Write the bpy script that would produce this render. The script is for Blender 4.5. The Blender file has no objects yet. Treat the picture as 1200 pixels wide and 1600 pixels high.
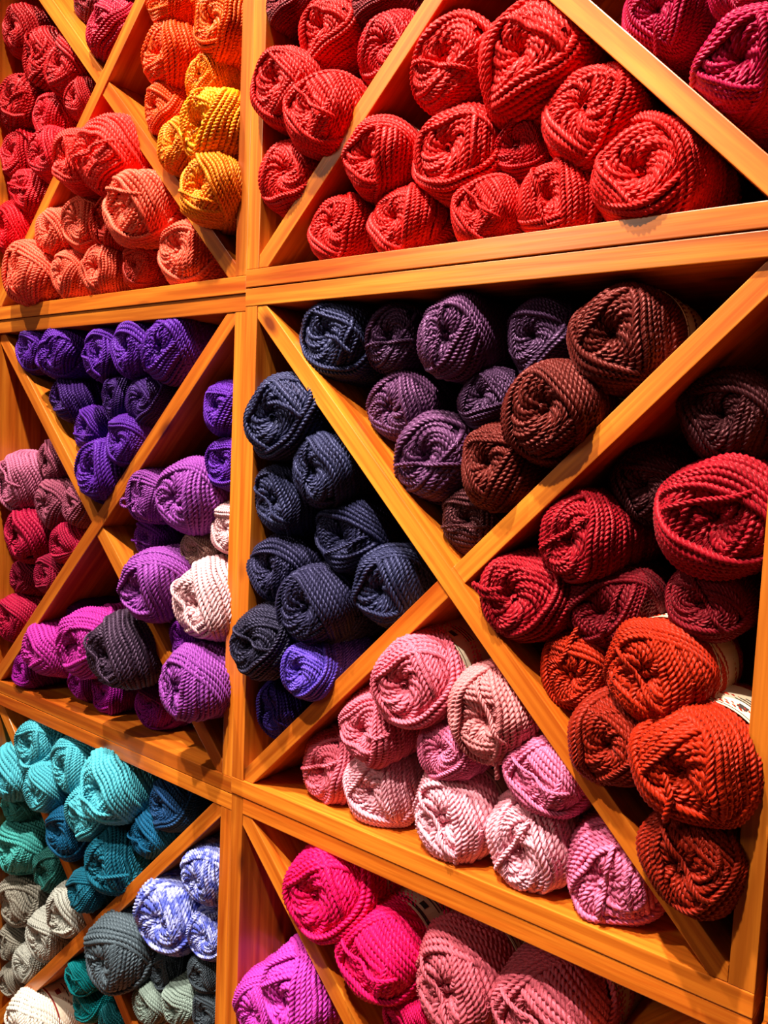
import bpy, math, random
import numpy as np
from mathutils import Vector, Matrix
SC = bpy.context.scene
COL = SC.collection

# ------------------------------------------------------------------ camera, world, lights
Z0 = 1.62                                    # height of the upper rail of the centre crate
CAM_POS = (0.7396808, -0.66617366, Z0 - 0.16842599)
RF = ((0.7838305356, -0.0438527276, 0.6194244342),      # camera right, down, forward in wall axes (x, down, in)
      (0.0862681070, 0.9955205560, -0.0386863769),
      (-0.6149532540, 0.0837601387, 0.7841025025))
def wall_axes(v): return Vector((v[0], v[2], -v[1]))
right, down, fwd = wall_axes(RF[0]), wall_axes(RF[1]), wall_axes(RF[2])
cam_data = bpy.data.cameras.new('camera')
cam = bpy.data.objects.new('camera', cam_data); COL.objects.link(cam)
m = Matrix((right, -down, -fwd)).transposed().to_4x4(); m.translation = Vector(CAM_POS)
cam.matrix_world = m
cam_data.sensor_fit = 'VERTICAL'; cam_data.sensor_height = 24.0; cam_data.lens = 24.0 * 1306.6 / 1600.0
cam_data.clip_start = 0.01
SC.camera = cam

SC.view_settings.view_transform = 'Standard'; SC.view_settings.look = 'None'
SC.view_settings.exposure = 0.0; SC.view_settings.gamma = 1.0; SC.view_settings.use_curve_mapping = False
w = bpy.data.worlds.new('world'); SC.world = w; w.use_nodes = True
w.node_tree.nodes['Background'].inputs[0].default_value = (1.0, 0.72, 0.52, 1)
w.node_tree.nodes['Background'].inputs[1].default_value = 0.05

def spot(name, loc, target, power, size, blend=0.6, radius=0.03, color=(1, .9, .76)):
    d = bpy.data.lights.new(name, 'SPOT'); d.energy = power; d.color = color
    d.spot_size = math.radians(size); d.spot_blend = blend; d.shadow_soft_size = radius
    o = bpy.data.objects.new(name, d); COL.objects.link(o)
    o.location = loc; o.rotation_euler = (Vector(target) - Vector(loc)).to_track_quat('-Z', 'Y').to_euler()
    return o
def area(name, loc, target, power, size, color=(1, .85, .66)):
    d = bpy.data.lights.new(name, 'AREA'); d.energy = power; d.color = color; d.shape = 'DISK'; d.size = size
    o = bpy.data.objects.new(name, d); COL.objects.link(o)
    o.location = loc; o.rotation_euler = (Vector(target) - Vector(loc)).to_track_quat('-Z', 'Y').to_euler()
    return o
spot('ceiling_spot', (0.10, -0.68, Z0 + 1.60), (0.10, 0, Z0 - 0.30), 430, 62)
spot('ceiling_spot', (0.30, -1.15, Z0 + 1.75), (0.36, 0, Z0 - 0.84), 430, 32)
spot('ceiling_spot', (-0.85, -0.85, Z0 + 1.75), (-0.40, 0, Z0 + 0.25), 260, 46)
area('front_fill', (-0.9, -2.2, Z0 + 0.9), (0.1, 0, Z0 - .3), 16, 0.6)  # weak warm fill added in front of the wall, not an actual lamp

# triangle, x, z (below the upper rail), front y, radius, colour, label, options
TABLE = [
  ('BT', -0.3043, 0.3708, 0.0, 0.036, 'crimson', "crimson skein with a loose strand, front one in the top left crate's upper gap", {'tail': [[0, 0, -0.12], [0.4, 0.1, -0.16], [0.95, 0, 0.05]]}),
  ('BT', -0.4007, 0.4445, 0.0363, 0.0287, 'wine', 'dark crimson skein tucked behind another in the upper gap of the top left crate', {}),
  ('BL', -0.546, 0.4342, 0.0059, 0.0367, 'scarletd', "red skein nearest the photo's top left corner, highest in its stack", {}),
  ('BL', -0.4925, 0.3831, 0.0117, 0.0395, 'scarletd', 'dark red skein with two lobes, just right of the top left corner skein', {}),
  ('BL', -0.423, 0.3523, 0.0109, 0.0375, 'scarletd', 'narrow red skein beside the left diagonal board, below a two-lobed red skein', {}),
  ('BL', -0.5424, 0.3236, 0.0006, 0.0395, 'scarletd', "red skein with a stray thread at the photo's left edge, second down", {'tail': [[-0.3, -0.3, -0.12], [0, -0.5, -0.16], [0.6, -0.75, -0.08], [1.2, -0.8, 0]]}),
  ('BL', -0.4761, 0.295, 0.0174, 0.0335, 'scarlet', 'red skein with slanting strands, between an edge skein and the crossing boards', {}),
  ('BL', -0.3877, 0.3, 0.0146, 0.0264, 'scarletd', "small red skein squeezed just left of where the top left crate's boards cross", {}),
  ('BL', -0.5469, 0.2487, 0.0056, 0.0344, 'scarlet', "red skein at the photo's left edge, third down, above a slim bright one", {}),
  ('BL', -0.4513, 0.2312, -0.0014, 0.0352, 'scarlet', 'smooth red skein touching the left side of the coral skeins', {}),
  ('BL', -0.516, 0.1891, 0.0046, 0.0341, 'scarlet', 'slim tall red skein low in the left stack of the top left crate', {}),
  ('BL', -0.5463, 0.132, -0.0069, 0.0345, 'hotred', 'bright red skein at the left photo edge, lowest of the red stack', {}),
  ('BB', -0.3413, 0.1962, -0.0281, 0.0376, 'coralred', 'coral red skein bulging over the diagonal board, left of the biggest coral skein', {}),
  ('BB', -0.2644, 0.1907, -0.0343, 0.045, 'coralred', 'biggest coral skein, at the peak of the coral pile in the top left crate', {}),
  ('BB', -0.2149, 0.1195, -0.0207, 0.044, 'coral', 'pale coral skein with a thread over its side, under the biggest coral skein', {'tail': [[0.2, 0.3, -0.1], [0.6, 0.35, 0.02], [0.95, 0.45, 0.35], [0.9, 0.65, 0.8]]}),
  ('BB', -0.4273, 0.1155, -0.0031, 0.0335, 'coral', 'coral skein at the left end of the middle row of corals', {}),
  ('BB', -0.3616, 0.1212, -0.0, 0.0352, 'coral', 'coral skein second from left in the middle row of corals', {}),
  ('BB', -0.2946, 0.115, 0.0047, 0.0343, 'corald', 'darker coral skein half hidden left of the pale coral one', {}),
  ('BB', -0.4735, 0.0584, -0.0231, 0.0411, 'coral', 'large coral skein at the far left of the coral bottom row', {}),
  ('BB', -0.3943, 0.0532, 0.0004, 0.0329, 'coral', 'small coral skein second from left on the shelf of the top left crate', {}),
  ('BB', -0.3108, 0.0515, 0.0017, 0.0317, 'coral', 'small coral skein in the middle of the coral bottom row', {}),
  ('BB', -0.2299, 0.0495, 0.0086, 0.0289, 'corald', 'dark coral skein second from right in the coral bottom row', {}),
  ('BB', -0.1345, 0.0577, 0.0017, 0.0377, 'coral', 'coral skein at the right end of the bottom row, against the diagonal board', {}),
  ('BR', -0.1815, 0.3705, 0.0049, 0.0257, 'orange', "burnt orange skein cut by the photo's top edge, left of the orange pair", {}),
  ('BR', -0.0778, 0.3182, 0.0007, 0.0335, 'orange', 'orange skein at the top right of the orange stack, against the post', {}),
  ('BR', -0.1837, 0.3101, 0.004, 0.0373, 'burnt', 'deep orange skein with a dimpled end, second down on the left of its stack', {}),
  ('BR', -0.108, 0.2636, 0.0096, 0.0292, 'amber', 'golden yellow skein behind the post, third down in the orange stack', {}),
  ('BR', -0.1923, 0.2452, 0.01, 0.0301, 'burnt', 'orange skein with yellow strands at its centre, leftmost in the yellow stack', {}),
  ('BR', -0.066, 0.1928, -0.0217, 0.0392, 'yellow', "biggest yellow skein, in the middle of the top left crate's right gap", {}),
  ('BR', -0.1342, 0.1865, -0.0085, 0.0314, 'amber', 'golden skein with a curled centre, below left of the biggest yellow skein', {}),
  ('BR', -0.0571, 0.1173, -0.0263, 0.0372, 'amber', 'yellow orange skein at the bottom of the yellow stack', {}),
  ('AL', 0.0403, 0.3052, -0.004, 0.0227, 'wine', "shadowed dark red skein at the photo's top edge beside the upright post", {}),
  ('AL', 0.0971, 0.2658, 0.0045, 0.034, 'red', 'red skein second from the post near the top edge of the photo', {}),
  ('AL', 0.1712, 0.2348, 0.0184, 0.0353, 'redd', 'red skein partly hidden by the long diagonal board of the top right crate', {}),
  ('AL', 0.0529, 0.2125, -0.0184, 0.037, 'red', 'red skein overlapping the upright post in the top right crate', {}),
  ('AL', 0.1106, 0.1732, -0.0191, 0.0386, 'red', 'red skein with a hollow centre, between the post skein and the diagonal board', {}),
  ('AL', 0.0557, 0.1208, -0.0049, 0.0377, 'red', 'lowest red skein in the corner between post and diagonal board', {}),
  ('AL', 0.1475, 0.2902, 0.0181, 0.0228, 'wine', "shadowed red skein cut by the photo's top edge, left of the diagonal board", {}),
  ('AB', 0.2631, 0.1916, -0.0039, 0.0413, 'red', 'red skein with a deep dark hole, upper left of the big red pile', {}),
  ('AB', 0.3463, 0.1751, -0.006, 0.0454, 'red', 'largest red skein, at the top of the big red pile', {}),
  ('AB', 0.1814, 0.1172, -0.0077, 0.0362, 'red', 'red skein with a label edge behind it, left end of the middle red row', {'lab': 1}),
  ('AB', 0.2715, 0.1112, 0.0006, 0.0396, 'red', 'red skein with a coiled centre, middle row of the big red pile', {}),
  ('AB', 0.3363, 0.1062, 0.0183, 0.0254, 'redd', 'small shadowed red skein behind the others in the big red pile', {}),
  ('AB', 0.4074, 0.1172, 0.0002, 0.0397, 'red', 'red skein with a folded knot of strands under the right diagonal board', {}),
  ('AB', 0.4626, 0.0602, -0.0029, 0.0404, 'red', 'red skein at the right end of the big red pile, near the corner', {}),
  ('AB', 0.3781, 0.0522, 0.0052, 0.0323, 'red', 'bright red skein, second from right on the shelf of the top right crate', {}),
  ('AB', 0.1252, 0.0552, 0.0008, 0.0349, 'red', 'small red skein at the left end of the red bottom row', {}),
  ('AB', 0.209, 0.0533, 0.0028, 0.0343, 'red', 'wide red skein second from left in the red bottom row', {}),
  ('AB', 0.3078, 0.0508, 0.0032, 0.0307, 'red', 'red skein in the middle of the red bottom row', {}),
  ('AR', 0.4588, 0.1937, 0.024, 0.029, 'magentad', 'dark magenta skein with a hanging strand, left of the magenta pair at top right', {'tail': [[0, -0.2, -0.12], [0.05, -0.6, -0.14], [0, -1.0, 0.08], [-0.02, -1.2, 0.2]]}),
  ('AR', 0.5322, 0.1333, 0.0075, 0.037, 'magentad', "large magenta skein nearest the photo's top right corner", {}),
  ('AR', 0.5263, 0.1959, 0.02, 0.0244, 'magentad', 'shadowed magenta skein cut by the top edge above the large magenta one', {}),
  ('CT', -0.4949, -0.0512, 0.0031, 0.0314, 'violet', 'violet skein at the left end of the violet top row', {}),
  ('CT', -0.4198, -0.0574, 0.0016, 0.0378, 'violet', 'violet skein with a black hollow, second in the violet top row', {}),
  ('CT', -0.3049, -0.0652, 0.0016, 0.0333, 'violet', 'violet skein with looped strands, middle of the violet top row', {'tail': [[-0.5, 0.3, -0.1], [-0.7, -0.1, -0.16], [-0.1, -0.2, -0.2], [0.1, -0.7, -0.14], [0.4, -0.95, 0.1]]}),
  ('CT', -0.2358, -0.0597, 0.0005, 0.0362, 'violet', 'violet skein fourth from the left in the violet top row', {}),
  ('CT', -0.1594, -0.0618, -0.0024, 0.0405, 'violet', 'largest violet skein, right end of the violet top row', {}),
  ('CT', -0.4176, -0.1266, 0.0169, 0.0335, 'violetd', 'nearly black violet skein against the left diagonal board', {}),
  ('CT', -0.2775, -0.1217, 0.01, 0.0264, 'violetd', 'small violet skein in the second row of the violet pile, on the left', {}),
  ('CT', -0.2137, -0.1281, 0.0071, 0.0303, 'violetd', 'slim violet skein in the second row touching the right diagonal board', {}),
  ('CT', -0.3706, -0.1677, 0.0272, 0.0295, 'violet', 'violet skein in the third row of the violet pile, on the left', {}),
  ('CT', -0.2423, -0.1826, -0.003, 0.0322, 'violet', 'violet skein in the third row beside the right diagonal board', {}),
  ('CT', -0.3007, -0.2269, -0.0092, 0.0424, 'violet', 'violet skein at the bottom tip of the violet pile', {}),
  ('CR', -0.0579, -0.1363, 0.01, 0.0312, 'violet', 'violet skein half hidden behind the post, upper of two', {}),
  ('CR', -0.0508, -0.202, 0.0138, 0.0307, 'violet', 'violet skein half hidden behind the post, lower of two', {}),
  ('CR', -0.1935, -0.2548, 0.0, 0.0321, 'orchid', 'purple skein with curled loops, left of the big striped purple one', {'tail': [[-0.2, -0.2, -0.1], [-0.7, -0.5, -0.15], [-1.02, -0.4, -0.2], [-0.95, -0.15, -0.2], [-0.5, -0.1, -0.1]]}),
  ('CR', -0.114, -0.2496, -0.0062, 0.045, 'orchid', "big lilac purple skein highest in the middle left crate's right gap", {}),
  ('CR', -0.0484, -0.284, 0.0195, 0.0297, 'palepink', 'pale pink skein mostly hidden behind the upright post', {}),
  ('CR', -0.2283, -0.3162, 0.0351, 0.0296, 'purpled', 'dark purple skein sitting on the lit diagonal board', {}),
  ('CR', -0.1078, -0.3189, 0.02, 0.0266, 'taupe', 'taupe brown skein between purple skeins beside the post', {}),
  ('CR', -0.1549, -0.3704, -0.0286, 0.0439, 'orchid', 'purple skein with a round open hole, over the diagonal board', {}),
  ('CR', -0.0655, -0.3764, -0.0122, 0.0452, 'palepink', 'blush pink skein leaning against the post, left of the navy stack', {}),
  ('CR', -0.1127, -0.4329, 0.0069, 0.0289, 'purpled', 'dark purple skein under the blush pink one', {}),
  ('CR', -0.0581, -0.4753, -0.0422, 0.0406, 'orchid', 'striped purple skein lowest by the post, with a wide dark hole', {}),
  ('CL', -0.5369, -0.2562, 0.0001, 0.0421, 'mauve', 'dusty mauve skein at the left photo edge with a coiled end', {}),
  ('CL', -0.4657, -0.2212, 0.0213, 0.0322, 'mauved', 'dull mauve skein highest against the left diagonal board', {}),
  ('CL', -0.4495, -0.2875, 0.0126, 0.0367, 'mauved', 'greyish mauve skein just right of the coiled mauve one', {}),
  ('CL', -0.3838, -0.2828, 0.0163, 0.0297, 'mauved', 'dull mauve skein wedged left of where the middle left boards cross', {}),
  ('CL', -0.5156, -0.3395, -0.0001, 0.0439, 'rose', 'raspberry skein at the left photo edge below the mauve ones', {}),
  ('CL', -0.4075, -0.3422, 0.01, 0.0287, 'rose', 'small raspberry skein next to the crossing in the middle left crate', {}),
  ('CL', -0.5376, -0.4139, 0.0185, 0.0288, 'rosed', 'small dark raspberry skein, left of the pair under the larger raspberry one', {}),
  ('CL', -0.4505, -0.3962, 0.0104, 0.0283, 'rosed', 'small dark raspberry skein, right of the pair, against the diagonal board', {}),
  ('CL', -0.5435, -0.4783, 0.0007, 0.0367, 'rose', 'raspberry skein lowest at the left edge of the middle left crate', {}),
  ('CB', -0.4464, -0.5108, -0.0045, 0.0418, 'magenta', 'bright magenta skein at the left of the magenta row', {}),
  ('CB', -0.3318, -0.4804, -0.01, 0.0422, 'magenta', 'bright magenta skein with a pinwheel end beside the charcoal one', {}),
  ('CB', -0.2119, -0.4657, -0.0372, 0.0449, 'charplum', 'charcoal plum skein resting on the magenta ones', {}),
  ('CB', -0.5023, -0.5537, 0.0029, 0.0291, 'magpurple', 'purple magenta skein at the lower left corner of its shelf', {}),
  ('CB', -0.381, -0.5544, 0.0284, 0.0256, 'magpurple', 'small magenta purple skein under the pinwheel one', {}),
  ('CB', -0.3128, -0.5529, 0.0257, 0.0277, 'magpurple', 'magenta purple skein lying on the shelf under the charcoal plum one', {}),
  ('CB', -0.2031, -0.5486, 0.0261, 0.0318, 'magpurple', 'magenta purple skein lowest on the shelf, left of the striped purple one', {}),
  ('CB', -0.415, -0.4574, 0.042, 0.0217, 'purpled', 'dark purple skein far back above the magenta row', {}),
  ('ML', 0.0664, -0.1456, -0.0187, 0.0423, 'navy', 'navy skein with a strand over its end, highest beside the post', {'tail': [[0, 0.3, -0.1], [0.4, 0.35, -0.16], [0.8, 0.2, -0.08], [1.0, -0.05, 0.15]]}),
  ('ML', 0.1213, -0.2023, -0.0095, 0.0379, 'navy', 'navy skein just under the long diagonal board, second highest', {}),
  ('ML', 0.0569, -0.2412, -0.0021, 0.0373, 'navy', 'navy skein beside the post, third down in the navy stack', {}),
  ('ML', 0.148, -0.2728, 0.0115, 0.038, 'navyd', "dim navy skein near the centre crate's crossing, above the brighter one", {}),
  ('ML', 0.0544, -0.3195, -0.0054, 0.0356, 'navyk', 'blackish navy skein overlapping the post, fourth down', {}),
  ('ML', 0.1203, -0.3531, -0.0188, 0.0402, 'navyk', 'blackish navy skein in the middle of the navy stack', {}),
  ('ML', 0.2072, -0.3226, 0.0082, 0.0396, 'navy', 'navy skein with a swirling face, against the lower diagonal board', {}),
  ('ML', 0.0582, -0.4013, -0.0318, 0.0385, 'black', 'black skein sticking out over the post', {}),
  ('ML', 0.1205, -0.4241, -0.0152, 0.0305, 'bluviolet', 'bright blue violet skein lying on the lower diagonal board', {}),
  ('ML', 0.0551, -0.4871, 0.01, 0.0307, 'bluvioletd', 'dark blue violet skein in the bottom corner under the bright one', {}),
  ('MT', 0.1206, -0.0575, 0.0064, 0.0388, 'navy', "navy skein at the left end of the centre crate's top row", {'tail': [[0.1, 0, -0.1], [0.5, -0.1, -0.14], [0.9, -0.5, 0.08]]}),
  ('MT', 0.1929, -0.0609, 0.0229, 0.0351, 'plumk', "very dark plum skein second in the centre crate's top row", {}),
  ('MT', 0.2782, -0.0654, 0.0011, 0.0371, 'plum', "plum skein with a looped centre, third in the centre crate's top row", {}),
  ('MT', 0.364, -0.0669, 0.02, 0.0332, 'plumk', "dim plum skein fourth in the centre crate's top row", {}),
  ('MT', 0.4482, -0.0714, -0.0, 0.0403, 'brown', "large brown skein with a label edge, right end of the centre crate's top row", {'lab': 1}),
  ('MT', 0.1957, -0.1318, 0.029, 0.0361, 'plum', 'plum purple skein in the second row, resting on the lit board', {}),
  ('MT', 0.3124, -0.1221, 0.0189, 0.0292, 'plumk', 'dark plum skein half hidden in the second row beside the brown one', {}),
  ('MT', 0.2552, -0.183, 0.0107, 0.0428, 'plum', 'plum purple skein with a round swirl, lower of two on the lit board', {}),
  ('MT', 0.3928, -0.1351, -0.0157, 0.0399, 'brown', 'reddish brown skein in the second row against the upper right board', {}),
  ('MT', 0.335, -0.1848, -0.0002, 0.0373, 'brown', 'brown skein in the third row beside the purple swirl', {}),
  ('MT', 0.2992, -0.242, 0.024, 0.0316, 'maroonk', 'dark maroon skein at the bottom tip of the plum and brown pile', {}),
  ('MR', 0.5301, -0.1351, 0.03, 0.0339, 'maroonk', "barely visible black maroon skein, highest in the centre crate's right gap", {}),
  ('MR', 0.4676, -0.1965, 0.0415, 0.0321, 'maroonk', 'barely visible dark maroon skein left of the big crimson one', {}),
  ('MR', 0.5382, -0.2173, 0.0015, 0.0429, 'crim', 'big crimson skein with a folded ridge, against the right post', {}),
  ('MR', 0.4202, -0.2454, 0.0002, 0.0372, 'crim', 'crimson skein with open swirl under the upper right diagonal board', {}),
  ('MR', 0.3721, -0.3038, -0.0024, 0.0391, 'crim', 'crimson skein with a loop sticking out, just right of the crossing', {'tail': [[-0.2, 0.2, -0.12], [-0.6, 0.1, -0.25], [-1.0, 0.25, -0.25], [-0.7, -0.05, -0.2], [-0.2, -0.05, -0.1]]}),
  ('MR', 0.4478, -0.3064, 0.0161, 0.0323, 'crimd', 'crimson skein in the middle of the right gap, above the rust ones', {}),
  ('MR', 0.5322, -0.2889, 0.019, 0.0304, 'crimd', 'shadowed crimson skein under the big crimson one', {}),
  ('MR', 0.4244, -0.3658, 0.0129, 0.0324, 'rust', 'rust red skein with a thread sticking up, against the lower diagonal board', {'tail': [[-0.3, 0.2, -0.12], [-0.1, 0.6, -0.1], [0, 1.05, 0.05], [0.12, 1.3, 0.1]]}),
  ('MR', 0.501, -0.348, -0.0141, 0.0379, 'rust', 'large rust orange skein with a label behind it', {'lab': 1}),
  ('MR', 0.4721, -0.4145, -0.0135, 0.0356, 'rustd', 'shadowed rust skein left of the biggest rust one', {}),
  ('MR', 0.5432, -0.4109, -0.0362, 0.0406, 'rust', 'biggest rust skein, lying against the right post', {'lab': 1, 'tail': [[-0.3, 0, -0.1], [-0.1, -0.4, -0.16], [-0.2, -0.8, -0.1], [-0.25, -1.02, 0.05]]}),
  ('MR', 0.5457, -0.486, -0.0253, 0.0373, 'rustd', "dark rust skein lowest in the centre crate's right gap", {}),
  ('MB', 0.2612, -0.4085, -0.0142, 0.0417, 'pink', 'pink skein with a cream label, at the top of the pink pile', {'lab': 4}),
  ('MB', 0.2018, -0.4704, -0.0042, 0.0354, 'pink', 'pink skein below left of the labelled top pink skein', {'tail': [[0.2, 0, -0.1], [0.7, -0.05, -0.12], [1.05, 0.15, 0.12]]}),
  ('MB', 0.2961, -0.469, -0.0005, 0.0295, 'pinkd', 'deeper pink skein in the centre of the pink pile', {}),
  ('MB', 0.3466, -0.4221, -0.0044, 0.0399, 'pinksal', 'dusky pink skein with a trailing strand under the diagonal board', {'tail': [[-0.1, -0.66, 0.05], [0.1, -0.8, 0.1], [0.35, -1.05, 0.2], [0.36, -1.4, 0.3], [0.28, -1.5, 0.35]]}),
  ('MB', 0.1283, -0.5414, 0.0178, 0.0398, 'pink', 'salmon pink skein at the left end of the pink bottom row', {}),
  ('MB', 0.2057, -0.5428, 0.0115, 0.0379, 'pinkl', 'pale pink skein second from left in the pink bottom row', {}),
  ('MB', 0.3031, -0.5393, 0.0031, 0.0428, 'pinkl', 'very pale pink skein, brightest, with a label behind it', {'lab': 4}),
  ('MB', 0.4052, -0.4661, -0.0006, 0.0341, 'pinkd', 'rose pink skein above the bottom row, touching the diagonal board', {}),
  ('MB', 0.3882, -0.5394, 0.0035, 0.0432, 'pinkl', 'big pale pink skein second from right in the pink bottom row', {}),
  ('MB', 0.4711, -0.5405, 0.0077, 0.042, 'pinkd', 'rose pink skein at the right end of the pink bottom row', {}),
  ('ET', 0.1505, -0.6714, -0.0121, 0.048, 'hotpink', 'hot pink skein at the left end of the bottom centre crate', {'lab': 1}),
  ('ET', 0.2254, -0.7174, -0.0077, 0.0424, 'hotpink', 'hot pink skein with a cream and black label, in front of a rose one', {'lab': 2}),
  ('ET', 0.3138, -0.7149, 0.0089, 0.0487, 'dustyrose', 'dusty rose skein with a round hole, right of the hot pink pair', {'lab': 1}),
  ('ET', 0.2584, -0.7744, 0.0114, 0.0251, 'hotpink', 'small hot pink skein at the bottom edge between larger ones', {}),
  ('ET', 0.4102, -0.7069, 0.02, 0.0469, 'dustyrose', 'dusty rose skein cut by the bottom edge, right end', {'lab': 1}),
  ('EL', 0.0531, -0.8537, -0.0073, 0.035, 'fuchsia', 'fuchsia skein at the bottom edge overlapping the post', {}),
  ('EL', 0.1154, -0.8067, -0.0153, 0.045, 'fuchsia', 'larger fuchsia skein at the bottom edge, touching the diagonal board', {'tail': [[-0.7, 0.1, -0.1], [-0.6, 0.75, 0], [-0.1, 1.08, 0.3], [0.3, 1.08, 0.6]]}),
  ('DT', -0.4668, -0.6648, -0.0028, 0.0385, 'turq', 'turquoise skein at the upper left corner under the shelf', {}),
  ('DT', -0.3669, -0.6726, -0.0061, 0.038, 'turq', 'turquoise skein second from left under the shelf', {}),
  ('DT', -0.4198, -0.7208, -0.018, 0.0348, 'turq', 'turquoise skein with a small hole, under the upper left one', {}),
  ('DT', -0.2519, -0.6695, -0.02, 0.0443, 'turq', 'biggest turquoise skein with wide parallel strands', {}),
  ('DT', -0.311, -0.7307, -0.0115, 0.0368, 'turq', 'turquoise skein tucked under the biggest one', {}),
  ('DT', -0.3671, -0.7733, -0.0105, 0.036, 'tealblue', 'dark teal blue skein under the turquoise ones on the left', {}),
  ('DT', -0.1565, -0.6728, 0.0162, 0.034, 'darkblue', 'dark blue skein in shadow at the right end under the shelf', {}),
  ('DT', -0.1923, -0.7264, 0.0137, 0.0309, 'tealblue', 'teal blue skein against the right diagonal board', {}),
  ('DT', -0.2554, -0.7835, -0.0103, 0.0413, 'teal', 'deep teal skein with a stray strand, above the crossing boards', {'tail': [[0, -0.2, -0.1], [0.4, -0.15, -0.16], [1.0, 0.05, 0.08], [1.3, 0.1, 0.3]]}),
  ('DT', -0.3091, -0.8405, -0.0142, 0.0271, 'teal', 'deep teal skein at the bottom tip, partly behind another teal one', {}),
  ('DL', -0.539, -0.7336, -0.0071, 0.0424, 'turq', 'turquoise skein cut by the left edge, upper of two', {}),
  ('DL', -0.5542, -0.7992, 0.0123, 0.026, 'turqg', 'small green turquoise skein at the left edge between two larger ones', {}),
  ('DL', -0.5385, -0.8618, 0.0045, 0.0419, 'turqg', 'sea green turquoise skein cut by the left edge, lower of two', {}),
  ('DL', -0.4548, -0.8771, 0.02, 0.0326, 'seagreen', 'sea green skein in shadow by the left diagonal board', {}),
  ('DL', -0.5406, -0.9592, 0.0072, 0.0396, 'greige', 'fuzzy beige grey skein at the left edge below the sea green ones', {}),
  ('DL', -0.4363, -0.9715, -0.0012, 0.0367, 'palegrey', 'pale grey skein in the middle of the grey stack', {}),
  ('DL', -0.3723, -0.9051, -0.001, 0.0387, 'palegrey', 'pale grey skein highest against the crossing boards', {}),
  ('DL', -0.5532, -1.0348, 0.0092, 0.027, 'greige', 'small beige grey skein at the left edge, second of the greys', {}),
  ('DL', -0.4999, -1.0471, 0.0068, 0.0285, 'palegrey', 'small pale grey skein against the rising diagonal board', {}),
  ('DL', -0.5474, -1.0982, 0.0077, 0.0259, 'greige', 'small beige grey skein lowest at the left edge', {}),
  ('DR', -0.0611, -0.734, -0.0, 0.0366, 'lilacvar', 'variegated blue lilac skein against the post, highest', {}),
  ('DR', -0.133, -0.813, -0.0083, 0.0468, 'lilacvar', 'largest variegated blue and white skein, left of the post pair', {}),
  ('DR', -0.0558, -0.8108, 0.0058, 0.0307, 'lilacvar', 'variegated blue lilac skein behind the post, lower of two', {}),
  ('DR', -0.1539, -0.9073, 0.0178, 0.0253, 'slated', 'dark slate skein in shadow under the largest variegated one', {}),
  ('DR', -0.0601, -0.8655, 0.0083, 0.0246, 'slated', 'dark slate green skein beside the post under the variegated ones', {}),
  ('DR', -0.1687, -0.9588, 0.0044, 0.0288, 'sage', 'grey sage skein at the bottom edge, left of two', {}),
  ('DR', -0.1031, -0.9297, 0.0041, 0.0293, 'sage', 'grey sage skein at the bottom edge, right of two', {}),
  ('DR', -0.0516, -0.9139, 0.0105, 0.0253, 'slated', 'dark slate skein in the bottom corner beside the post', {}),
  ('DR', -0.2225, -0.8979, -0.031, 0.0466, 'slate', "slate grey skein in front of the bottom left crate's crossing", {}),
  ('DB', -0.3411, -0.9949, 0.0039, 0.0247, 'teal2', 'small teal skein below left of the slate grey one', {}),
  ('DB', -0.343, -1.0449, 0.0163, 0.0264, 'teal2', 'teal skein between the white skein and the lower board', {}),
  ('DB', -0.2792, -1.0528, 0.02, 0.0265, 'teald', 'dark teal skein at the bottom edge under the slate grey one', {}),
  ('DB', -0.447, -1.1137, -0.026, 0.0429, 'cream', 'white skein with a cream paper label, in the bottom left corner of the photo', {'lab': 3}),
]
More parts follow.
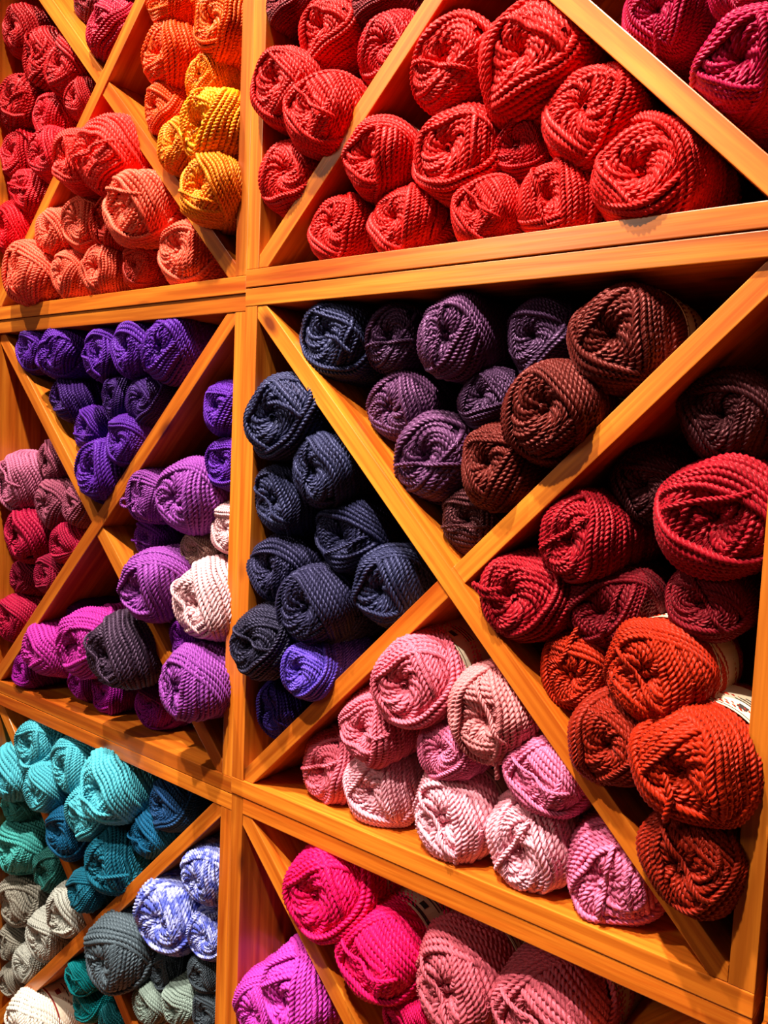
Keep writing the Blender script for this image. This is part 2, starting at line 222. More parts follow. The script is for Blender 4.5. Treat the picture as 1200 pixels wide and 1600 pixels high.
# ------------------------------------------------------------------ materials
def srgb(h):
    h = h.lstrip('#'); c = [int(h[i:i+2], 16) / 255 for i in (0, 2, 4)]
    return tuple(x / 12.92 if x <= .04045 else ((x + .055) / 1.055) ** 2.4 for x in c) + (1,)
def new_mat(name):
    mt = bpy.data.materials.new(name); mt.use_nodes = True
    nt = mt.node_tree; b = nt.nodes['Principled BSDF']
    return mt, nt, b
def node(nt, kind, **kw):
    n = nt.nodes.new(kind)
    for k, v in kw.items():
        if k in n.inputs: n.inputs[k].default_value = v
        else: setattr(n, k, v)
    return n
def wood(name, c1, c2, c3, axis, rough=.34):
    """varnished pine: grain stretched along axis, a few knots"""
    mt, nt, b = new_mat(name); L = nt.links.new
    tc = node(nt, 'ShaderNodeTexCoord'); oi = node(nt, 'ShaderNodeObjectInfo')
    add = node(nt, 'ShaderNodeVectorMath', operation='ADD'); L(tc.outputs['Object'], add.inputs[0])
    mul = node(nt, 'ShaderNodeMath', operation='MULTIPLY'); mul.inputs[1].default_value = 7.3
    L(oi.outputs['Random'], mul.inputs[0]); L(mul.outputs[0], add.inputs[1])
    mp = node(nt, 'ShaderNodeMapping'); L(add.outputs[0], mp.inputs[0])
    mp.inputs['Scale'].default_value = tuple(1.6 if i == axis else 34 for i in range(3))
    n1 = node(nt, 'ShaderNodeTexNoise', Scale=1.0, Detail=5.0, Roughness=.6, Distortion=.7); L(mp.outputs[0], n1.inputs['Vector'])
    mp2 = node(nt, 'ShaderNodeMapping'); L(add.outputs[0], mp2.inputs[0])
    mp2.inputs['Scale'].default_value = tuple(5 if i == axis else 150 for i in range(3))
    n2 = node(nt, 'ShaderNodeTexNoise', Scale=1.0, Detail=3.0); L(mp2.outputs[0], n2.inputs['Vector'])
    mp3 = node(nt, 'ShaderNodeMapping'); L(add.outputs[0], mp3.inputs[0])
    mp3.inputs['Scale'].default_value = tuple(6 if i == axis else 13 for i in range(3))
    vo = node(nt, 'ShaderNodeTexVoronoi', Scale=1.0); L(mp3.outputs[0], vo.inputs['Vector'])
    kr = node(nt, 'ShaderNodeValToRGB'); L(vo.outputs['Distance'], kr.inputs[0])
    kr.color_ramp.elements[0].position = .05; kr.color_ramp.elements[0].color = (1, 1, 1, 1)
    kr.color_ramp.elements[1].position = .14; kr.color_ramp.elements[1].color = (0, 0, 0, 1)
    r = node(nt, 'ShaderNodeValToRGB'); L(n1.outputs[0], r.inputs[0])
    e = r.color_ramp.elements; e[0].position = .32; e[0].color = c1; e[1].position = .68; e[1].color = c2
    mx = node(nt, 'ShaderNodeMix', data_type='RGBA'); mx.inputs[0].default_value = .5
    r2 = node(nt, 'ShaderNodeValToRGB'); L(n2.outputs[0], r2.inputs[0])
    e = r2.color_ramp.elements; e[0].position = .4; e[0].color = (.6, .46, .34, 1); e[1].position = .6; e[1].color = (1, 1, 1, 1)
    m2 = node(nt, 'ShaderNodeMix', data_type='RGBA', blend_type='MULTIPLY'); m2.inputs[0].default_value = .7
    L(r.outputs[0], m2.inputs[6]); L(r2.outputs[0], m2.inputs[7])
    m3 = node(nt, 'ShaderNodeMix', data_type='RGBA'); L(kr.outputs[0], m3.inputs[0]); L(m2.outputs[2], m3.inputs[6]); m3.inputs[7].default_value = c3
    hv = node(nt, 'ShaderNodeHueSaturation'); L(m3.outputs[2], hv.inputs['Color'])
    mv = node(nt, 'ShaderNodeMapRange'); mv.inputs[3].default_value = .82; mv.inputs[4].default_value = 1.15; L(oi.outputs['Random'], mv.inputs[0]); L(mv.outputs[0], hv.inputs['Value'])
    L(hv.outputs[0], b.inputs['Base Color'])
    b.inputs['Roughness'].default_value = rough; b.inputs['Coat Weight'].default_value = .25; b.inputs['Coat Roughness'].default_value = .25
    bp = node(nt, 'ShaderNodeBump', Strength=.12, Distance=.002); L(n2.outputs[0], bp.inputs['Height']); L(bp.outputs[0], b.inputs['Normal'])
    return mt
WC1, WC2, WC3 = srgb('ac4a0c'), srgb('dc8224'), srgb('66280a')
WOOD = [wood('varnished_pine_x', WC1, WC2, WC3, 0), None, wood('varnished_pine_z', WC1, WC2, WC3, 2)]
WOOD_BACK = wood('pine_back_board', srgb('9a4812'), srgb('b86424'), WC3, 2, .5)

def yarn_mat(name, c2=None):
    """wool; the dye colour of a skein is its object colour, c2 adds a second space-dyed tone along the strand"""
    mt, nt, b = new_mat(name); L = nt.links.new
    uv = node(nt, 'ShaderNodeUVMap'); uv.uv_map = 'strand'
    oi = node(nt, 'ShaderNodeObjectInfo'); dye = oi.outputs['Color']
    if c2:
        mpv = node(nt, 'ShaderNodeMapping'); mpv.inputs['Scale'].default_value = (.13, 0, 0); L(uv.outputs[0], mpv.inputs[0])
        nv = node(nt, 'ShaderNodeTexNoise', Scale=3.0, Detail=1.0); L(mpv.outputs[0], nv.inputs['Vector'])
        rr = node(nt, 'ShaderNodeMapRange'); rr.inputs[1].default_value = .44; rr.inputs[2].default_value = .56; L(nv.outputs[0], rr.inputs[0])
        mc = node(nt, 'ShaderNodeMix', data_type='RGBA'); L(rr.outputs[0], mc.inputs[0]); L(dye, mc.inputs[6]); mc.inputs[7].default_value = c2
        dye = mc.outputs[2]
    mp = node(nt, 'ShaderNodeMapping'); mp.inputs['Scale'].default_value = (2.2, 5, 1); L(uv.outputs[0], mp.inputs[0])
    nf = node(nt, 'ShaderNodeTexNoise', Scale=2.2, Detail=2.0, Roughness=.6); L(mp.outputs[0], nf.inputs['Vector'])
    hsv = node(nt, 'ShaderNodeHueSaturation'); L(dye, hsv.inputs['Color'])
    mr = node(nt, 'ShaderNodeMapRange'); mr.inputs[1].default_value = .3; mr.inputs[2].default_value = .7
    mr.inputs[3].default_value = .70; mr.inputs[4].default_value = 1.22
    L(nf.outputs[0], mr.inputs[0]); L(mr.outputs[0], hsv.inputs['Value'])
    L(hsv.outputs[0], b.inputs['Base Color'])
    b.inputs['Roughness'].default_value = YROUGH; b.inputs['Specular IOR Level'].default_value = YSPEC
    # gloss takes the tone of the dye
    hs = node(nt, 'ShaderNodeSeparateColor', mode='HSV'); L(dye, hs.inputs[0])
    st = node(nt, 'ShaderNodeMath', operation='MULTIPLY'); L(hs.outputs[1], st.inputs[0]); st.inputs[1].default_value = .8
    hc = node(nt, 'ShaderNodeCombineColor', mode='HSV'); L(hs.outputs[0], hc.inputs[0]); L(st.outputs[0], hc.inputs[1]); hc.inputs[2].default_value = 1
    L(hc.outputs[0], b.inputs['Specular Tint']); L(hc.outputs[0], b.inputs['Sheen Tint'])
    b.inputs['Sheen Weight'].default_value = .08; b.inputs['Sheen Roughness'].default_value = .4
    sep = node(nt, 'ShaderNodeSeparateXYZ'); L(uv.outputs[0], sep.inputs[0])
    a1 = node(nt, 'ShaderNodeMath', operation='MULTIPLY'); L(sep.outputs[1], a1.inputs[0]); a1.inputs[1].default_value = 3 * math.pi
    a2 = node(nt, 'ShaderNodeMath', operation='COSINE'); L(a1.outputs[0], a2.inputs[0])
    a3 = node(nt, 'ShaderNodeMath', operation='ABSOLUTE'); L(a2.outputs[0], a3.inputs[0])
    a4 = node(nt, 'ShaderNodeMath', operation='MULTIPLY_ADD'); L(nf.outputs[0], a4.inputs[0]); a4.inputs[1].default_value = .5; L(a3.outputs[0], a4.inputs[2])
    bp = node(nt, 'ShaderNodeBump', Strength=.9, Distance=.0011); L(a4.outputs[0], bp.inputs['Height']); L(bp.outputs[0], b.inputs['Normal'])
    return mt
YROUGH, YSPEC = .45, .42
WOOL = yarn_mat('dyed_wool')
PAL = {
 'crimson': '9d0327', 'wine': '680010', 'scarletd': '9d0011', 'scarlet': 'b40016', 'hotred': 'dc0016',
 'coralred': 'df1e18', 'coral': 'e95335', 'corald': 'cc2d1a', 'orange': 'e95800', 'burnt': 'dc4400', 'amber': 'f38f00', 'yellow': 'f7aa00',
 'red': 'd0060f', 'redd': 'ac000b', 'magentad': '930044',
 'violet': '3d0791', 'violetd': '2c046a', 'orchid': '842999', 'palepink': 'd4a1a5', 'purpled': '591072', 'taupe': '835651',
 'mauve': 'ac5a7b', 'mauved': '813c53', 'rose': '970c35', 'rosed': '7f092e', 'magenta': 'b01493', 'charplum': '371d37', 'magpurple': '810b78',
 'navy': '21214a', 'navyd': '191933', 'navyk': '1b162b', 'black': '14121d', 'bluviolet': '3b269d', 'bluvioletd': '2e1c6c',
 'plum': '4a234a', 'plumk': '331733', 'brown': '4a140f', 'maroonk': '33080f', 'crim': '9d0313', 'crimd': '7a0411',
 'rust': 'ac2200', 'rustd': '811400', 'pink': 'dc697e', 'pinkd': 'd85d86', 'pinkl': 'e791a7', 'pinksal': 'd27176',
 'hotpink': 'd80052', 'dustyrose': 'b4364b', 'fuchsia': 'c817ad',
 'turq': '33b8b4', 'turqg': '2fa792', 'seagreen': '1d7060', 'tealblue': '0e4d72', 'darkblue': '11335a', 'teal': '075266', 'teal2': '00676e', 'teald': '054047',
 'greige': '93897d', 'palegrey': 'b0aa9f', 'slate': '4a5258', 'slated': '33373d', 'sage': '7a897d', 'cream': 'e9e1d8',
}
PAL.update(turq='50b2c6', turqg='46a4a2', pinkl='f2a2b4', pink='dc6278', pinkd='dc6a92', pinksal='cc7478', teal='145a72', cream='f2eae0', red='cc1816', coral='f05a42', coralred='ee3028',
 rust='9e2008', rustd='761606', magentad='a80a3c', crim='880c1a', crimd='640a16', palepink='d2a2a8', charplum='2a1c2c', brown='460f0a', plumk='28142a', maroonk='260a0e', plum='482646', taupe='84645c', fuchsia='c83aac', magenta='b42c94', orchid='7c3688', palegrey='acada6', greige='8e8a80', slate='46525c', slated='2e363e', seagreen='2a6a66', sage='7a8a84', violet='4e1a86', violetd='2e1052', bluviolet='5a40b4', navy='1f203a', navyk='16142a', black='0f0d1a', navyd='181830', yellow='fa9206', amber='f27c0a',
 scarletd='a80a12', scarlet='c41020', dustyrose='bc5464', hotpink='e4105c', burnt='e64206', orange='f05408')
PAL['lilacvar'] = '525cbc'
WOOL_SPACE = yarn_mat('space_dyed_wool', srgb('aab0ee'))

def plain(name, c, rough=.7):
    mt, nt, b = new_mat(name); L = nt.links.new
    n = node(nt, 'ShaderNodeTexNoise', Scale=40.0, Detail=2.0)
    r = node(nt, 'ShaderNodeValToRGB'); L(n.outputs[0], r.inputs[0])
    r.color_ramp.elements[0].color = tuple(x * .92 for x in c[:3]) + (1,); r.color_ramp.elements[1].color = c
    L(r.outputs[0], b.inputs['Base Color']); b.inputs['Roughness'].default_value = rough
    return mt
PAPER = plain('label_paper', srgb('d8c8ac')); PAPER_W = plain('label_paper_cream', srgb('f4e2cc'))
INK = plain('label_ink', srgb('2a2422')); STRIPE = plain('label_stripe', srgb('8a1c1c'))
WALL = plain('wall_paint', srgb('8a5a34'), .8)

# ------------------------------------------------------------------ mesh helpers
def mesh_obj(name, verts, faces, mat, parent=None, uvs=None, smooth=False, me=None):
    if me is None:
        me = bpy.data.meshes.new(name); me.from_pydata(verts, [], faces); me.update()
        if smooth: me.polygons.foreach_set('use_smooth', [True] * len(me.polygons))
    me.materials.append(mat)
    o = bpy.data.objects.new(name, me); COL.objects.link(o)
    if parent: o.parent = parent
    return o
def empty(name, loc):
    o = bpy.data.objects.new(name, None); COL.objects.link(o); o.location = loc; o.empty_display_size = .05
    return o

def board(name, poly, y0, y1, mat, parent, bev=.0009):
    """board whose outline poly lies in the wall plane (x, z) and which runs back from y0 to y1, edges eased"""
    import bmesh
    bm = bmesh.new()
    a = [bm.verts.new((x, y0, z)) for x, z in poly]; b = [bm.verts.new((x, y1, z)) for x, z in poly]
    n = len(poly)
    bm.faces.new(a); bm.faces.new(b[::-1])
    for i in range(n): bm.faces.new((a[i], b[i], b[(i + 1) % n], a[(i + 1) % n]))
    bmesh.ops.recalc_face_normals(bm, faces=bm.faces)
    bmesh.ops.bevel(bm, geom=list(bm.edges), offset=bev, segments=2, affect='EDGES', profile=.6)
    me = bpy.data.meshes.new(name); bm.to_mesh(me); bm.free()
    return mesh_obj(name, None, None, mat, parent, me=me)

# ------------------------------------------------------------------ shelf crates
U = 0.6; T = 0.0204; DEPTH = 0.31; INX = T
def crate(cx, cz, label, over, front, jig=(0, 0, 0), dd=.0):
    """cx, cz: column and row; over: top/bottom boards run over the side boards; front: which diagonal passes in front"""
    g = .0005
    ox, oz = cx * U + jig[0], Z0 - cz * U + jig[1]; yy = jig[2]
    r = empty('shelf_crate', (ox + U / 2, yy, oz - U)); r['label'] = label; r['category'] = 'shelf'; r['group'] = 'crates of the yarn wall'
    def rect(x0, x1, z0, z1): return [(x0 - U / 2, z0 + U), (x1 - U / 2, z0 + U), (x1 - U / 2, z1 + U), (x0 - U / 2, z1 + U)]
    t0, t1, b0, b1 = over       # top board spans over left side?, over right side?, same for bottom
    top = rect(g if t0 else T + g, U - g if t1 else U - T - g, -T, -g)
    bot = rect(g if b0 else T + g, U - g if b1 else U - T - g, -U + g, -U + T)
    board('top_panel', top, 0, DEPTH, WOOD[0], r); board('bottom_panel', bot, 0, DEPTH, WOOD[0], r)
    board('side_panel', rect(g, T, -U + (T if b0 else g), -T if t0 else -g), .0005, DEPTH, WOOD[2], r)
    board('side_panel', rect(U - T, U - g, -U + (T if b1 else g), -T if t1 else -g), .0005, DEPTH, WOOD[2], r)
    board('back_panel', rect(.001, U - .001, -U + .001, -.001), DEPTH + .0005, DEPTH + .006, WOOD_BACK, r)
    # diagonal dividers, local square corners inside the frame
    h = T * math.sqrt(.5) * .98
    i0, i1 = -U / 2 + T + .0004, U / 2 - T - .0004; zt, zb = U - T - .0004, T + .0004
    # '\' full outline (pointed ends fitting the corners)
    def full(sgn):
        q = [(i0, zt), (i0 + h, zt), (i1, zb + h), (i1, zb), (i1 - h, zb), (i0, zt - h)]
        if sgn < 0: q = [(-x, z) for x, z in q][::-1]
        return q
    zc = (zt + zb) / 2
    def halves(sgn):
        k = T * math.sqrt(.5) * .98
        up = [(i0, zt), (i0 + h, zt), (k / 1 + 0, zc), (0, zc - 0 ), (0 - 0, zc - 0)]
        # half from the upper corner to the crossing board
        up = [(i0, zt), (i0 + h, zt), (-0, zc + h), (-h, zc), (i0, zt - h)]
        lo = [(i1, zb), (i1 - h, zb), (0, zc - h), (h, zc), (i1, zb + h)]
        res = []
        for q in (up, lo):
            if sgn < 0: q = [(-x, z) for x, z in q][::-1]
            res.append(q)
        return res
    sg = 1 if front == '\\' else -1
    W = WOOD_D[sg]; W2 = WOOD_D[-sg]
    board('diagonal_divider', full(sg), .001, DEPTH - .002, W, r)
    for q, d in zip(halves(-sg), (.006, .003)):
        board('diagonal_divider', q, d, DEPTH - .002, W2, r)
    return r
def wood_diag(sign):
    mt = wood('varnished_pine_diagonal', WC1, WC2, WC3, 0)
    nt = mt.node_tree
    # rotate object space so the grain follows the board
    tc = [n for n in nt.nodes if n.type == 'TEX_COORD'][0]
    rot = node(nt, 'ShaderNodeVectorRotate', rotation_type='Y_AXIS'); rot.inputs['Angle'].default_value = -sign * math.pi / 4
    add = [n for n in nt.nodes if n.type == 'VECT_MATH'][0]
    nt.links.new(tc.outputs['Object'], rot.inputs[0]); nt.links.new(rot.outputs[0], add.inputs[0])
    return mt
WOOD_D = {1: wood_diag(1), -1: wood_diag(-1)}

OV = (True, True, True, True)
CR = [
 (0, -1, 'wooden crate of red and magenta skeins, top right of the yarn wall', OV, '/', (0, .0006, 0)),
 (-1, -1, 'wooden crate of red, coral and orange skeins at the top left', OV, '/', (-.0008, -.0048, .002)),
 (-1, 0, 'wooden crate of violet, mauve and magenta skeins at middle left', OV, '/', (-.0012, -.0044, .004)),
 (0, 0, 'large centre crate with navy, plum, brown, crimson and pink skeins', OV, '\\', (0, 0, 0)),
 (-1, 1, 'wooden crate of turquoise, teal and grey skeins at the bottom left', (False, True, True, True), '/', (-.0014, -.004, .004)),
 (0, 1, 'wooden crate of hot pink, rose and fuchsia skeins at bottom centre', (False, True, True, True), '\\', (0, 0, .001)),
 (1, 0, 'crate of which only a sliver shows past the right post', OV, '/', (.006, .0, .004)),
 (1, 1, 'crate of which only a corner shows at bottom right of the photo', (False, True, True, True), '/', (.004, -.004, .002)),
]
CRATES = {}
for cx, cz, lab, ov, fr, jig in CR: CRATES[(cx, cz)] = crate(cx, cz, lab, ov, fr, jig)

# ------------------------------------------------------------------ skein meshes (unit radius, axis +Y into the crate, hole at the origin side)
D = 0.145; LEN = 3.7
def profile(rng):
    P = np.array([(.03, .62), (.07, .42), (.13, .25), (.22, .11), (.33, .035), (.47, .0), (.62, .03), (.76, .11), (.87, .24), (.945, .42), (.985, .66), (1.0, 1.0),
                  (1.0, 1.5), (.985, 2.0), (.985, 2.6), (.97, 3.0), (.92, 3.3), (.80, 3.52), (.6, 3.66), (.35, 3.7), (.05, 3.7)])
    t = np.r_[0, np.cumsum(np.hypot(*np.diff(P, axis=0).T))]
    s = np.linspace(0, t[-1], 900)
    # smooth interpolation
    r = np.interp(s, t, P[:, 0]); y = np.interp(s, t, P[:, 1])
    k = np.hanning(41); k /= k.sum()
    def sm(a): return np.convolve(np.r_[np.full(20, a[0]), a, np.full(20, a[-1])], k, 'valid')
    r, y = sm(r), sm(y)
    dr, dy = np.gradient(r, s), np.gradient(y, s); L = np.hypot(dr, dy)
    return s, r, y, dy / L, -dr / L           # normal (nr, ny): outward
class Tubes:
    def __init__(s, rng): s.V = []; s.F = []; s.UV = []; s.n = 0; s.rng = rng
    def add(s, P, N, rad, ph=0.0, ply=.115, NS=10, taper=False):
        """P centreline, N surface normals; 2-ply lobed section turning along the strand"""
        if len(P) < 4: return
        seg = np.linalg.norm(np.diff(P, axis=0), axis=1); a = np.r_[0, np.cumsum(seg)]
        if a[-1] < .2: return
        k = max(4, int(a[-1] / .030)); q = np.linspace(0, a[-1], k)
        P = np.array([np.interp(q, a, P[:, i]) for i in range(3)]).T
        N = np.array([np.interp(q, a, N[:, i]) for i in range(3)]).T
        Tn = np.gradient(P, axis=0); Tn /= np.linalg.norm(Tn, axis=1)[:, None] + 1e-9
        N = N - (N * Tn).sum(1)[:, None] * Tn; N /= np.linalg.norm(N, axis=1)[:, None] + 1e-9
        B = np.cross(Tn, N)
        phi = np.arange(NS) * 2 * np.pi / NS
        tw = q * 2 * np.pi / 3 / ply + ph
        rr = rad * (.95 + .25 * np.cos(3 * (phi[None, :] - tw[:, None])))
        if taper: rr = rr * np.clip(np.minimum(q, q[-1] - q) / .08, .15, 1)[:, None]
        ring = P[:, None, :] + rr[:, :, None] * (np.cos(phi)[None, :, None] * N[:, None, :] + np.sin(phi)[None, :, None] * B[:, None, :])
        base = s.n; s.V.append(ring.reshape(-1, 3)); s.n += k * NS
        i = np.arange(k - 1)[:, None] * NS; j = np.arange(NS)[None, :]; j2 = (j + 1) % NS
        s.F.append((base + np.stack([i + j, i + j2, i + NS + j2, i + NS + j], -1)).reshape(-1, 4))
        off = s.rng.random() * 40
        u = (q[:-1, None] + off) / D + 0 * j; u2 = (q[1:, None] + off) / D + 0 * j
        v = (j / NS - q[:-1, None] / (ply * 3)) + 0 * i; v2 = ((j + 1) / NS - q[:-1, None] / (ply * 3)) + 0 * i
        v3 = ((j + 1) / NS - q[1:, None] / (ply * 3)) + 0 * i; v4 = (j / NS - q[1:, None] / (ply * 3)) + 0 * i
        s.UV.append(np.stack([np.stack([u, v], -1), np.stack([u, v2], -1), np.stack([u2, v3], -1), np.stack([u2, v4], -1)], 2).reshape(-1, 2))
def lump(P, ph, amp):
    """smooth wobble of the whole skein so that no two ends look turned on a lathe"""
    x, y, z = P.T; o = np.zeros_like(P)
    o[:, 0] = np.sin(2.1 * z + 1.3 * y + ph[0]) + .6 * np.sin(3.7 * z - 2.2 * x + ph[1])
    o[:, 1] = .8 * np.sin(2.6 * x + ph[2]) + .7 * np.sin(3.1 * z + ph[3]) + .5 * np.sin(5.2 * x + 4.1 * z + ph[4])
    o[:, 2] = np.sin(2.3 * x + 1.1 * y + ph[5]) + .6 * np.sin(3.3 * x + 2.9 * z + ph[0])
    f = np.clip(1.6 - y, .25, 1)[:, None]
    return P + amp * o * f
def skein_mesh(seed):
    rng = np.random.default_rng(seed); s, r, y, nr, ny = profile(rng)
    tb = Tubes(rng); ph = rng.random(6) * 6.28; amp = rng.uniform(.035, .06)
    hand = rng.choice([-1, 1])
    def P3(idx_r, idx_y, th, n_r, n_y, lift):
        c, si = np.cos(th), np.sin(th)
        P = np.stack([(idx_r + n_r * lift) * c, idx_y + n_y * lift, (idx_r + n_r * lift) * si], 1)
        N = np.stack([n_r * c, n_y, n_r * si], 1); return P, N
    # inner curl of strands running down into the hole
    Ni = 19; curl = rng.uniform(.62, .9)
    for k in range(Ni):
        m_ = (s > .12) & (r < .86) & (s < 2); rr, yy, a, b = r[m_], y[m_], nr[m_], ny[m_]
        r0 = Ni * D / (2 * np.pi) * curl; sl = np.where(rr > r0, np.sqrt(np.clip(1 - (r0 / rr) ** 2, 0, 1)) / r0, .9)
        ds = np.gradient(s[m_]); th = 2 * np.pi * k / Ni + hand * np.cumsum(ds * sl) * 1.0 + rng.normal(0, .05)
        P, N = P3(rr, yy, th, a, b, D * (-.05 + .22 * (k % 2) + .1 * np.sin(k * 1.3)) - .10 * np.clip(.3 - rr, 0, 1))
        tb.add(P, N, D * .52, rng.random() * 3)
    # families of parallel tilted loops: they cross like the blades of an iris around the hole
    nf = int(rng.integers(2, 5)); phi0 = rng.random() * 6.28
    order = np.arange(nf); 
    if rng.random() < .5: rng.shuffle(order)
    for lev, f in enumerate(order):
        az = phi0 + f * 2 * np.pi / nf + rng.normal(0, .18)
        top = lev == nf - 1
        gam = math.radians(rng.uniform(44, 60) if top else rng.uniform(36, 56))
        cg, sg = math.cos(gam), math.sin(gam)
        c = rng.uniform(.40, .66) * cg; dc = D * max(cg, sg) * .98
        cmax = (3.45 * sg + cg) if top else c + (1.5 if nf < 3 else 1.05)
        j = 0
        while c < cmax:
            val = (c - y * sg) / (r * cg)
            ok = (np.abs(val) <= 1) & (y < 3.45) & (s > .25)
            idx = np.nonzero(ok)[0]
            if len(idx) > 8:
                # keep first contiguous run
                br = np.nonzero(np.diff(idx) > 1)[0]
                if len(br): idx = idx[:br[0] + 1]
            if len(idx) > 8:
                # exact ends where |val| = 1
                th = np.arccos(np.clip(val[idx], -1, 1))
                lift = D * (.22 + .34 * lev) + rng.normal(0, .10) * D + .12 * D * np.sin(th * 3 + j)
                I = idx
                Pa, Na = P3(r[I], y[I], az + th, nr[I], ny[I], lift)
                Pb, Nb = P3(r[I], y[I], az - th, nr[I], ny[I], lift)
                closed_front = abs(val[I[0]]) > .9
                if closed_front: P = np.r_[Pb[::-1], Pa]; N = np.r_[Nb[::-1], Na]; tb.add(P, N, D * .51 * rng.uniform(.92, 1.06), rng.random() * 3)
                else:
                    tb.add(Pa, Na, D * .53, rng.random() * 3); tb.add(Pb, Nb, D * .53, rng.random() * 3)
            c += dc * rng.uniform(.9, 1.12); j += 1
    # stray strands laid across the end
    for k in range(int(rng.integers(0, 2))):
        a0 = rng.random() * 6.28; cst = rng.uniform(.1, .35)
        tt = np.linspace(-.95, .95, 40); x = cst + .12 * np.sin(tt * 2.4 + k); z = tt
        rr = np.hypot(x, z); yy = np.interp(rr, r[(s > .5) & (s < 1.9)], y[(s > .5) & (s < 1.9)])
        lv = D * (.45 + .34 * nf)
        P = np.stack([x * math.cos(a0) - z * math.sin(a0), yy - lv, x * math.sin(a0) + z * math.cos(a0)], 1)
        tb.add(P, np.tile([0, -1., 0], (40, 1)), D * .34, 0, taper=True)
    V = np.concatenate(tb.V); F = np.concatenate(tb.F); UV = np.concatenate(tb.UV)
    # core under the strands
    nc = 28; cs = np.linspace(60, 899, 44).astype(int); th = np.arange(nc) * 2 * np.pi / nc
    rc = np.maximum(r[cs] - nr[cs] * D * .35, .02)
    core = np.stack([rc[:, None] * np.cos(th), np.repeat((y[cs] - ny[cs] * D * .35)[:, None], nc, 1), rc[:, None] * np.sin(th)], -1).reshape(-1, 3)
    b0 = len(V); i = np.arange(len(cs) - 1)[:, None] * nc; j = np.arange(nc)[None]; j2 = (j + 1) % nc
    Fc = (b0 + np.stack([i + j, i + nc + j, i + nc + j2, i + j2], -1)).reshape(-1, 4)
    V = np.r_[V, core]; F = np.r_[F, Fc]; UV = np.r_[UV, np.zeros((len(Fc) * 4, 2))]
    V = lump(V, ph, amp)
    me = bpy.data.meshes.new('wound_yarn')
    me.vertices.add(len(V)); me.vertices.foreach_set('co', V.astype(np.float32).ravel())
    me.loops.add(len(F) * 4); me.loops.foreach_set('vertex_index', F.astype(np.int32).ravel())
    me.polygons.add(len(F)); me.polygons.foreach_set('loop_start', np.arange(len(F), dtype=np.int32) * 4)
    me.polygons.foreach_set('use_smooth', np.ones(len(F), bool))
    uvl = me.uv_layers.new(name='strand'); uvl.data.foreach_set('uv', UV.astype(np.float32).ravel())
    me.update(calc_edges=True)
    me.materials.append(WOOL)
    return me
NVAR = 10
MESHES = [skein_mesh(100 + i) for i in range(NVAR)]
BAND_R = {}
for m_ in MESHES:
    co = np.zeros(len(m_.vertices) * 3, np.float32); m_.vertices.foreach_get('co', co); co = co.reshape(-1, 3)
    q = co[(co[:, 1] > 1.1) & (co[:, 1] < 2.6)]; BAND_R[m_.name] = float(np.percentile(np.hypot(q[:, 0], q[:, 2]), 97))
print('faces per skein', [len(m_.polygons) for m_ in MESHES])
SPACE_MESH = MESHES[3].copy(); SPACE_MESH.materials.clear(); SPACE_MESH.materials.append(WOOL_SPACE)

def band_mesh(name, y0, y1, rad, a0=0, a1=2 * math.pi, n=48, th=.012):
    full = a1 - a0 > 6.2
    V = []; F = []; m_ = n if full else n + 1
    for yy, rr in ((y0, rad), (y1, rad), (y1, rad - th), (y0, rad - th)):
        for k in range(m_):
            a = a0 + (a1 - a0) * k / n; V.append((rr * math.cos(a), yy, rr * math.sin(a)))
    for q in range(4):
        for k in range(n):
            k2 = (k + 1) % m_ if full else k + 1
            F.append((q * m_ + k, q * m_ + k2, ((q + 1) % 4) * m_ + k2, ((q + 1) % 4) * m_ + k))
    me = bpy.data.meshes.new(name); me.from_pydata(V, [], F); me.update(); return me

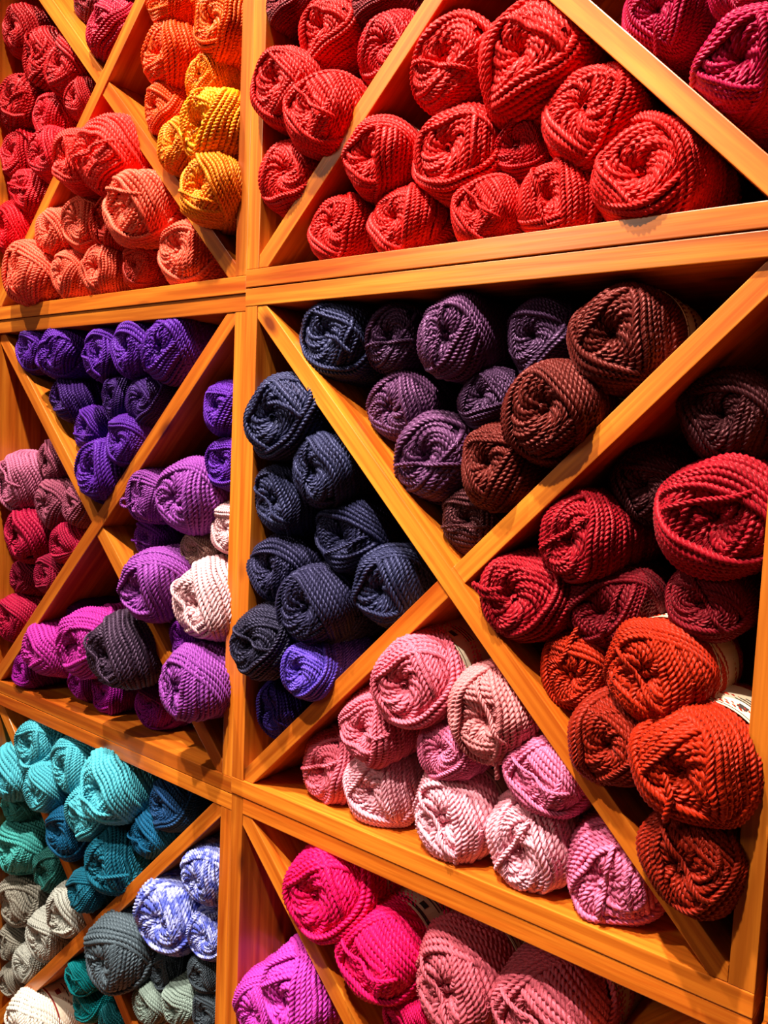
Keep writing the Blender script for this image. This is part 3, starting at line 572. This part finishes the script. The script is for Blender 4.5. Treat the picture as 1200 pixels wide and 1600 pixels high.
GROUPS = {'BT': 'crimson skeins in the top left crate', 'BL': 'red skeins in the top left crate', 'BB': 'coral skeins in the top left crate',
 'BR': 'orange and yellow skeins', 'AL': 'red skeins beside the upright post', 'AB': 'big pile of red skeins', 'AR': 'dark magenta skeins',
 'CT': 'pile of violet skeins', 'CR': 'purple and pale skeins beside the post', 'CL': 'mauve and raspberry skeins', 'CB': 'magenta skeins on the shelf',
 'ML': 'navy and blue violet skeins', 'MT': 'plum and brown skeins', 'MR': 'crimson and rust skeins', 'MB': 'pile of pink skeins',
 'ET': 'hot pink and rose skeins', 'EL': 'fuchsia skeins', 'DT': 'turquoise and teal skeins', 'DL': 'sea green and grey skeins', 'DR': 'variegated and slate skeins', 'DB': 'teal and white skeins'}
def skein(x, z, yf, R, colour, label, opt, i):
    rnd = random.Random(1000 + i)
    me = MESHES[(i * 7 + rnd.randrange(3)) % NVAR]
    if colour == 'lilacvar': me = SPACE_MESH
    o = bpy.data.objects.new('yarn_skein', me); COL.objects.link(o)
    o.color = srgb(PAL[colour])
    o.location = (x, yf, Z0 + z)
    sx = rnd.uniform(.97, 1.03)
    Rm = Matrix.Rotation(math.radians(rnd.uniform(-3, 3) + opt.get('yaw', 0)), 4, 'Z') @ Matrix.Rotation(math.radians(rnd.uniform(-2.5, 2.5) + opt.get('pitch', 0)), 4, 'X') @ Matrix.Rotation(rnd.uniform(0, 6.28) if 'lab' not in opt else 0, 4, 'Y')
    k = .985
    o.matrix_world = Matrix.Translation(o.location) @ Rm @ Matrix.Diagonal((R * k * sx, min(R, .05), R * k / sx, 1))
    o['label'] = label; o['category'] = 'yarn'; o['group'] = GROUPS[opt['tri']]
    if 'tail' in opt:
        q = np.array(opt['tail'], float); n_ = len(q); t = np.arange(n_); tt = np.linspace(0, n_ - 1, 60)
        pts = np.array([np.interp(tt, t, q[:, c]) for c in range(3)]).T
        for _ in range(14): pts[1:-1] = (pts[:-2] + pts[1:-1] * 2 + pts[2:]) / 4
        pts = pts[:, [0, 2, 1]] * R
        tb = Tubes(np.random.default_rng(i)); tb.n = 0
        tb.add(pts / R, np.tile([.1, -1., .1], (60, 1)), D * .42, 0, taper=True)
        V = np.concatenate(tb.V) * R; F = np.concatenate(tb.F)
        to = mesh_obj('loose_strand', V.tolist(), F.tolist(), WOOL, smooth=True); uvl = to.data.uv_layers.new(name='strand'); uvl.data.foreach_set('uv', np.concatenate(tb.UV).astype(np.float32).ravel())
        to.parent = o; to.matrix_parent_inverse = o.matrix_world.inverted(); to.location = o.location; to.color = o.color
    lab = opt.get('lab')
    if lab:
        br = BAND_R[me.name]
        y0, y1 = {1: (1.25, 2.7), 2: (1.25, 2.7), 3: (.95, 2.6), 4: (.98, 2.6)}[lab]
        bo = mesh_obj('paper_label', None, None, PAPER_W if lab == 3 else PAPER, o, me=band_mesh('paper_label', y0, y1, br)); bo['label'] = 'cream paper label'
        st = mesh_obj('label_stripe', None, None, STRIPE if lab == 3 else INK, bo, me=band_mesh('label_stripe', y0 + (.02 if lab == 3 else .06), y0 + (.05 if lab != 2 else .14) + .03, br + .008))
        for a in (60, 150, 215):
            aa = math.radians(a)
            mesh_obj('printed_mark', None, None, STRIPE if lab == 3 else INK, bo, me=band_mesh('printed_mark', y0 + .28, y0 + .46, br + .008, aa, aa + .17, 6))
            for q in range(3):
                mesh_obj('printed_line', None, None, INK, bo, me=band_mesh('printed_line', y0 + .62 + .11 * q, y0 + .65 + .11 * q, br + .008, aa - .22, aa + .30 - .06 * q, 8))
    return o
for i, (tri, x, z, yf, R, colour, label, opt) in enumerate(TABLE):
    opt['tri'] = tri; skein(x, z, yf, R, colour, label, opt, i)

# ------------------------------------------------------------------ the room behind and around the shelf
def slab(name, x0, x1, y0, y1, z0, z1, mat):
    V = [(x, y, z) for x in (x0, x1) for y in (y0, y1) for z in (z0, z1)]
    F = [(0, 1, 3, 2), (4, 6, 7, 5), (0, 4, 5, 1), (2, 3, 7, 6), (0, 2, 6, 4), (1, 5, 7, 3)]
    o = mesh_obj(name, V, F, mat); o['kind'] = 'structure'; return o
slab('wall_back', -2.5, 3.0, .335, .40, 0, 3.6, WALL)
slab('floor', -2.5, 3.0, -3.2, .40, -.05, 0, WOOD_BACK)
